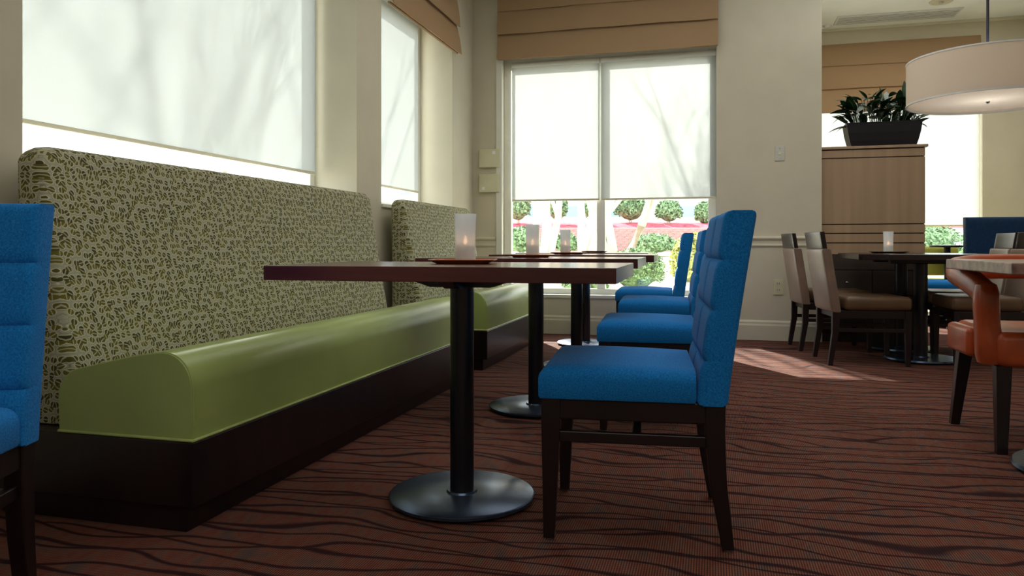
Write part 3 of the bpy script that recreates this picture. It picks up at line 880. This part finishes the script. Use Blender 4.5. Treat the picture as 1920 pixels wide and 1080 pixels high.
# ------------------------------------------------------------------ drum pendant, ceiling fittings
dp = thing('pendant_lamp', 'large round drum pendant lamp with cream linen shade at the right', 'lamp', (1.783, 5.654, 1.77), 0)
R, Hh = .485, .285
bm = B(); lathe(bm, [(R, 0), (R, Hh), (R-.004, Hh), (R-.004, 0)], 96, close=True); link('lamp_shade', bm, M['drum'], dp, smooth=True)
for z in (0, Hh):
    bm = B(); lathe(bm, [(R-.006, z-.004), (R+.003, z-.004), (R+.003, z+.006), (R-.006, z+.006)], 96, close=True)
    link('shade_ring', bm, M['grille'], dp, smooth=True)
bm = B(); cyl(bm, 0, 0, Hh-.02, CZ-1.77-.03, .009, n=16); link('stem', bm, M['metal'], dp, smooth=True)
bm = B(); lathe(bm, [(.0001, CZ-1.77-.035), (.05, CZ-1.77-.03), (.065, CZ-1.77-.001), (.0001, CZ-1.77-.001)], 32); link('canopy', bm, M['metal'], dp, smooth=True)
for i in range(3):
    a = i*2*PI/3+.4
    bm = B(); tube(bm, [(0, 0, Hh-.01), (R*math.cos(a), R*math.sin(a), Hh-.002)], .003, 6); link('spoke', bm, M['metal'], dp)
bm = B(); lathe(bm, [(.0001, .012), (R-.01, .012), (R-.01, .016), (.0001, .016)], 64)
link('diffuser', bm, translucent('thin_diffuser', srgb(236, 226, 214), .55, .7), dp)
bm = B(); lathe(bm, [(.0001, -.012), (.012, -.006), (.014, .002), (.004, .012), (.0001, .012)], 16); link('finial', bm, M['chrome'], dp, smooth=True)

gv = thing('ceiling_vent', 'long slatted air vent in the white ceiling', 'vent', (1.90, 8.77, CZ-.0005), 0)
bx('backing', M['black'], -.58, .58, -.14, .14, -.004, 0, gv, 0)
bm = B()
for b in ((-.60, .60, -.16, -.14), (-.60, .60, .14, .16), (-.60, -.58, -.14, .14), (.58, .60, -.14, .14)): box(bm, *b, -.012, 0)
link('vent_frame', bm, M['grille'], gv)
for i in range(6):
    y = -.115+.046*i
    bm = B(); box(bm, -.58, .58, -.009, .009, -.001, .001, 0, 2, Matrix.Translation((0, y, -.009))@Matrix.Rotation(-.2, 4, 'X')); link('slat', bm, M['grille'], gv)
sp = thing('ceiling_speaker', 'round white recessed fitting in the ceiling beside the vent', 'ceiling fitting', (2.22, 8.35, CZ-.0005), 0)
bm = B(); lathe(bm, [(.0001, -.004), (.07, -.004), (.085, -.014), (.105, -.010), (.11, 0), (.0001, 0)], 40); link('trim_ring', bm, M['trim'], sp, smooth=True)
bm = B(); lathe(bm, [(.0001, -.03), (.018, -.026), (.022, -.006), (.0001, -.0045)], 20); link('sprinkler_head', bm, M['metalplate'], sp, smooth=True)
bm = B(); lathe(bm, [(.0001, -.03), (.03, -.026), (.045, -.008), (.048, 0), (.0001, 0)], 24)
o = link('smoke_detector', bm, M['grille'], None, smooth=True); o.location = (1.24, 8.95, CZ-.0005); tag(o, 'small dark round fitting on the ceiling where the light wall ends', 'ceiling fitting')

pll = lamp('pendant_fill', 'POINT', (1.783, 5.654, 1.95), .8, (1.0, 0.97, 0.92)); pll.data.shadow_soft_size = .08  # pendant itself is unlit; point light added inside the drum as fill
pll = lamp('ceiling_fill_spot', 'SPOT', (1.783, 5.654, 2.03), 28, (0.93, 0.97, 1.0), rot=(PI, 0, 0)); pll.data.spot_size = math.radians(165); pll.data.spot_blend = 1; pll.data.shadow_soft_size = .1  # added spot, aimed up out of the drum to brighten the ceiling
# wall plates ------------------------------------------------------------
def stat(label, x, z, led):
    t = thing('thermostat', label, 'thermostat', (x, WY-.0005, z), 0, 'square wall thermostats')
    bx('mounting_plate', M['trim'], -.085, .085, -.006, 0, -.078, .078, t, .002)
    bx('cover', M['plate'], -.098, .098, -.032, -.006, -.086, .086, t, .004)
    bx('display', M['ceiling'], led[0]-.014, led[0]+.014, -.0345, -.0318, led[1]-.014, led[1]+.014, t, .001)
stat('upper square almond thermostat on the corner wall left of the back window', -2.015, 1.625, (.048, .05))
stat('lower square almond thermostat on the corner wall left of the back window', -2.015, 1.392, (-.055, -.05))
ls = thing('light_switch', 'steel light switch plate on the light wall above the outlet', 'switch', (.555, WY-.0005, 1.59), 0)
bx('switch_plate', M['metalplate'], -.038, .038, -.007, 0, -.062, .062, ls, .002)
bx('toggle', M['plate'], -.012, .012, -.014, -.0065, -.012, .018, ls, .002)
bx('screw', M['chrome'], -.003, .003, -.0085, -.0065, .040, .046, ls, .001)
bx('screw', M['chrome'], -.003, .003, -.0085, -.0065, -.046, -.040, ls, .001)
ol = thing('wall_outlet', 'almond duplex power outlet low on the light wall', 'outlet', (.545, WY-.0005, .455), 0)
bx('outlet_plate', M['plate'], -.040, .040, -.007, 0, -.065, .065, ol, .002)
for z in (-.027, .027):
    r = bx('receptacle', M['trim'], -.019, .019, -.0095, -.0065, z-.017, z+.017, ol, .002)
    for x in (-.008, .008): bx('slot', M['black'], x-.0018, x+.0018, -.0103, -.0092, z-.003, z+.009, r, 0)

# ------------------------------------------------------------------ far right furniture
nb = thing('booth_sofa', 'high-backed navy blue booth by the far right window', 'booth', (2.36, 7.55, 0), 0)
bm = B()
def frn(u, v, d): return (.42+u, .60-d-.03*(1-v/.95), .13+v)
padded(bm, .86, .95, .12, [], 1, 0, .03, frn, nu=20, nv=16); link('backrest', bm, M['navy'], nb, smooth=True)
bx('seat', M['blue'], 0, .84, -.05, .455, .36, .48, nb, .03, 3, smooth=True)
bx('plinth', M['wood'], .02, .83, 0, .58, 0, .36, nb, .003)
c = copy_tree(C1); c.location = (1.95, 7.75, 0); c.rotation_euler = (0, 0, math.radians(182)); c['label'] = 'blue dining chair glimpsed between the cabinet and the rust armchair'
yc = thing('lounge_chair', 'yellow-green low-backed chair by the far right window', 'chair', (2.15, 8.82, 0), 0)
bx('seat', M['chart'], -.27, .27, -.25, .25, .36, .47, yc, .03, 3, smooth=True)
bx('backrest', M['chart'], -.28, .28, -.30, -.22, .50, .80, yc, .03, 3, smooth=True)
for sx in (-1, 1):
    for sy in (-1, 1):
        bm = B(); leg_curve(bm, [(sx*.23, sy*.22, .36, .04, .04), (sx*.25, sy*.24, 0, .03, .03)]); link('leg', bm, M['legwood'], yc)
    bx('back_post', M['legwood'], sx*.2-.015, sx*.2+.015, -.27, -.24, .44, .52, yc, .002)
bt = thing('side_table', 'small black table with round base behind the yellow-green chair', 'table', (2.27, 8.33, 0), 0)
bm = B(); lathe(bm, [(.0001, .79), (.155, .79), (.16, .795), (.16, .81), (.0001, .815)], 40); link('table_top', bm, M['metal'], bt, smooth=True)
bm = B(); cyl(bm, 0, 0, .02, .79, .03, n=24); link('column', bm, M['metal'], bt, smooth=True)
bm = B(); lathe(bm, [(.0001, 0), (.17, 0), (.17, .015), (.03, .03), (.0001, .03)], 40); link('base_plate', bm, M['metal'], bt, smooth=True)

# ------------------------------------------------------------------ outside
def cw(X, D):   # point given as metres right of and beyond the camera, in room axes
    c_, s_ = math.cos(math.radians(15)), math.sin(math.radians(15))
    return (X*c_-D*s_, X*s_+D*c_)
bm = B(); prof = [(3, -.05), (8.2, .12), (12, .40), (19.0, .64), (20.05, .66)]
def strip(bm, prof, x0, x1, n=8):
    rows = []
    for D, z in prof: rows.append([bm.verts.new((*cw(x0+(x1-x0)*i/n, D), z)) for i in range(n+1)])
    for a, b in zip(rows, rows[1:]):
        for i in range(n): bm.faces.new((a[i], a[i+1], b[i+1], b[i]))
prof = [(7.6, .1), (9, .2), (12, .42), (20.3, .66)]
strip(bm, prof, -2.2, 14)
link('ground_lawn', bm, M['concrete'], kind='structure')
bx('ground_yard', M['concrete'], -40, -2.62, -10, 30, -.3, -.02, kind='structure', bev=0)
# mulch bed above the wall, then paved slope
bm = B(); strip(bm, [(20.2, 1.27), (21, 1.40), (22.3, 1.50)], -14, 16, 20)
for v in bm.verts: v.co.z += random.uniform(-.03, .03)
link('mulch_bed', bm, M['mulch'], kind='structure')
bm = B(); strip(bm, [(22.2, 1.46), (30, 1.7), (60, 2.4)], -30, 40)
link('ground_pavement', bm, M['concrete'], kind='structure')
# brick retaining wall
bw = thing('brick_wall', 'low red brick retaining wall beyond the back window', 'wall', (*cw(2.5, 20), .58), 15)
bm = B(); box(bm, -9, 9, .01, .2, 0, .70); link('mortar_core', bm, M['mortar'], bw)
def brick_mesh(seed):
    bm = B(); box(bm, -.097, .097, -.008, .03, -.029, .029, .004, 1)
    me = bpy.data.meshes.new('brick'); bm.to_mesh(me); bm.free(); me.materials.append(M['brick']); return me
bmesh_b = brick_mesh(0)
stuff = B(); cnt = 0
random.seed(4)
for r in range(10):
    for ccol in range(-42, 43):
        x = ccol*.205+(.1 if r % 2 else 0); z = .035+r*.069
        if abs(x+.0) > 8.8: continue
        if -3.0 < x < 3.15 and cnt < 300:
            o = bpy.data.objects.new('brick', bmesh_b); COL.objects.link(o); o.parent = bw
            o.location = (x, random.uniform(-.004, .003), z); cnt += 1
        else: box(stuff, x-.097, x+.097, -.008+random.uniform(-.003, .003), .03, z-.029, z+.029)
link('brick', stuff, M['brick'], bw, kind='stuff')

def shrub(name, label, cat, X, D, z0, rx, rz, mat, n=1500, ls=.03, group=None):
    x, y = cw(X, D)
    t = thing(name, label, cat, (x, y, z0), random.uniform(0, 360), group)
    bm = B()
    for i in range(n):
        d = Vector((random.gauss(0, 1), random.gauss(0, 1), random.gauss(0, 1))).normalized()
        if d.z < -.5: d.z = -d.z
        rr = random.uniform(.82, 1.04)*(1+.10*noise.noise(d*3))
        p = Vector((d.x*rx*rr, d.y*rx*rr, rz+d.z*rz*rr))
        a = Vector((random.gauss(0, 1), random.gauss(0, 1), random.gauss(0, 1))).normalized(); b = a.cross(d).normalized(); s = ls*random.uniform(.7, 1.3)
        v = [bm.verts.new(p+a*s), bm.verts.new(p+b*s*.5), bm.verts.new(p-a*s), bm.verts.new(p-b*s*.5)]
        bm.faces.new(v)
    r = bmesh.ops.create_icosphere(bm, subdivisions=2, radius=1)
    for v in r['verts']: v.co = Vector((v.co.x*rx*.8, v.co.y*rx*.8, rz+v.co.z*rz*.8))
    link('foliage', bm, mat, t, kind='stuff')
    bm = B(); 
    for a in range(4): tube(bm, [(0, 0, -.05), (.3*rx*math.cos(a*1.6), .3*rx*math.sin(a*1.6), rz*.8)], .02, 6)
    link('stem', bm, M['bark'], t)
    return t
random.seed(11)
def at(px, D): return (px-960)/1400*D
shrub('boxwood_shrub', 'round clipped bush low outside the back window, right of the tabletops', 'shrub', at(1192, 9.6), 9.6, .20, .38, .28, M['box'], 6000, .018)
shrub('yellow_shrub', 'tall yellow-green bush outside behind the farthest blue chair', 'shrub', at(1302, 10.5), 10.5, .16, .33, .40, M['ylw'], 3500, .03)
for i, (px, D, z0, rx, rz, lab) in enumerate([(1115, 21.3, 1.42, .34, .40, 'dark green bush on the mulch bed just left of the window mullion'),
        (1182, 21.9, 1.44, .50, .48, 'broad green bush on the mulch bed just right of the window mullion'),
        (1254, 21.5, 1.42, .38, .34, 'grey-green round bush on the mulch bed toward the right of the back window'),
        (1322, 21.5, 1.35, .30, .36, 'green bush on the mulch bed at the right edge of the back window'),
        (972, 21.5, 1.42, .36, .50, 'green bush on the mulch bed at the left edge of the back window'),
        (1045, 21.5, 1.42, .30, .46, 'narrow green bush on the mulch bed between the pale trunks'),
        (978, 17, .58, .42, .32, 'leafy bush at the foot of the brick wall at far left of the window'),
        (1122, 17, .58, .34, .27, 'small bush at the foot of the brick wall left of the mullion'),
        (1225, 17, .58, .52, .24, 'low wide bush at the foot of the brick wall right of the mullion'),
        (1062, 17, .58, .24, .26, 'small bush at the foot of the brick wall between the pale trunks'),
        (1098, 9.0, .17, .26, .14, 'low bush right outside the back window sill')]):
    shrub('shrub', lab, 'shrub', at(px, D), D, z0, rx, rz, M['box'], 1600, .05, 'garden shrubs beyond the back window')

M['darkbark'] = simple('grey_brown_bark', srgb(182, 180, 180), .9, .15, 6, .1)
def tree(label, X, D, z0, trunks, height, spread, seed, group='bare pale trees outside', rad=.055, depth=4, bark='bark'):
    x, y = cw(X, D)
    t = thing('bare_tree', label, 'tree', (x, y, z0), 0, group)
    rnd = random.Random(seed); tk = B(); br = B()
    def grow(bm, p, d, L, r, lev):
        pts = [p]; rs = [r]; n = 5; q = Vector(p); dd = Vector(d)
        for i in range(n):
            dd = (dd+Vector((rnd.uniform(-.16, .16), rnd.uniform(-.16, .16), .06))).normalized()
            q = q+dd*L/n; pts.append(q.copy()); rs.append(r*(1-.5*(i+1)/n))
        tube(bm, pts, rs, 7 if lev < 2 else 4)
        if lev >= depth: return
        for k in range(3 if lev else 4):
            j = rnd.choice((2, 3, 4, 5)); a = rnd.uniform(0, 2*PI)
            nd = (dd+Vector((math.cos(a), math.sin(a), .35))*rnd.uniform(.35, .75)).normalized()
            grow(br, pts[j], nd, L*rnd.uniform(.5, .72), rs[j]*.62, lev+1)
    for k in range(trunks):
        a = k*2*PI/trunks+rnd.uniform(-.3, .3)
        grow(tk, Vector((.06*math.cos(a), .06*math.sin(a), -.05)), Vector((math.cos(a)*spread, math.sin(a)*spread, 1)).normalized(), height*.5, rad, 0)
    link('trunk', tk, M[bark], t, smooth=True)
    link('branch', br, M[bark], t, smooth=True, kind='stuff')
tree('pale multi-trunk tree outside the left half of the back window', at(1018, 12), 12, .40, 4, 4.6, .22, 3, rad=.07)
tree('pale forked tree outside just right of the back window mullion', at(1150, 10.8), 10.8, .32, 4, 4.6, .30, 8, rad=.075)
tree('pale slim tree outside just left of the back window mullion', at(1098, 14), 14, .48, 3, 4.6, .16, 5, rad=.09)
tree('bare tree seen as a faint shadow in the middle of the large left shade', at(452, 10.0), 10.0, -.02, 4, 7.5, .20, 12, rad=.07, depth=4, bark='darkbark')
tree('bare tree seen as a faint shadow left of the middle of the large left shade', at(352, 13.0), 13.0, -.02, 2, 9.5, .25, 19, rad=.085, depth=4, bark='darkbark')

# pale building beyond the car park
fb = thing('office_building', 'pale low building with bands of windows beyond the garden', 'building', (*cw(7, 44), 2.05), 15)
bm = B(); box(bm, -14, 14, 0, 8, -.3, 3.4); link('facade_wall', bm, M['facade'], fb)
for r, z in enumerate((.45, 1.75)):
    for i in range(9):
        x = -12.6+i*3.1
        bx('facade_window', M['facwin'], x-.95, x+.95, -.04, .02, z, z+.62, fb, .01)
bx('roof_edge', M['facade'], -14.2, 14.2, -.25, 8.2, 3.4, 3.6, fb, .02)
# trees outside the right-hand room
random.seed(5)
for X, D, r, lab in ((5.2, 11.0, .8, 'bushy green shrub outside the far right window, nearer'), (7.5, 14, 1.0, 'bushy green shrub outside the far right window, farther')):
    shrub('shrub', lab, 'shrub', X, D, .1, r, r*.55, M['box'], 3000, .05, 'shrubs outside the right-hand room')
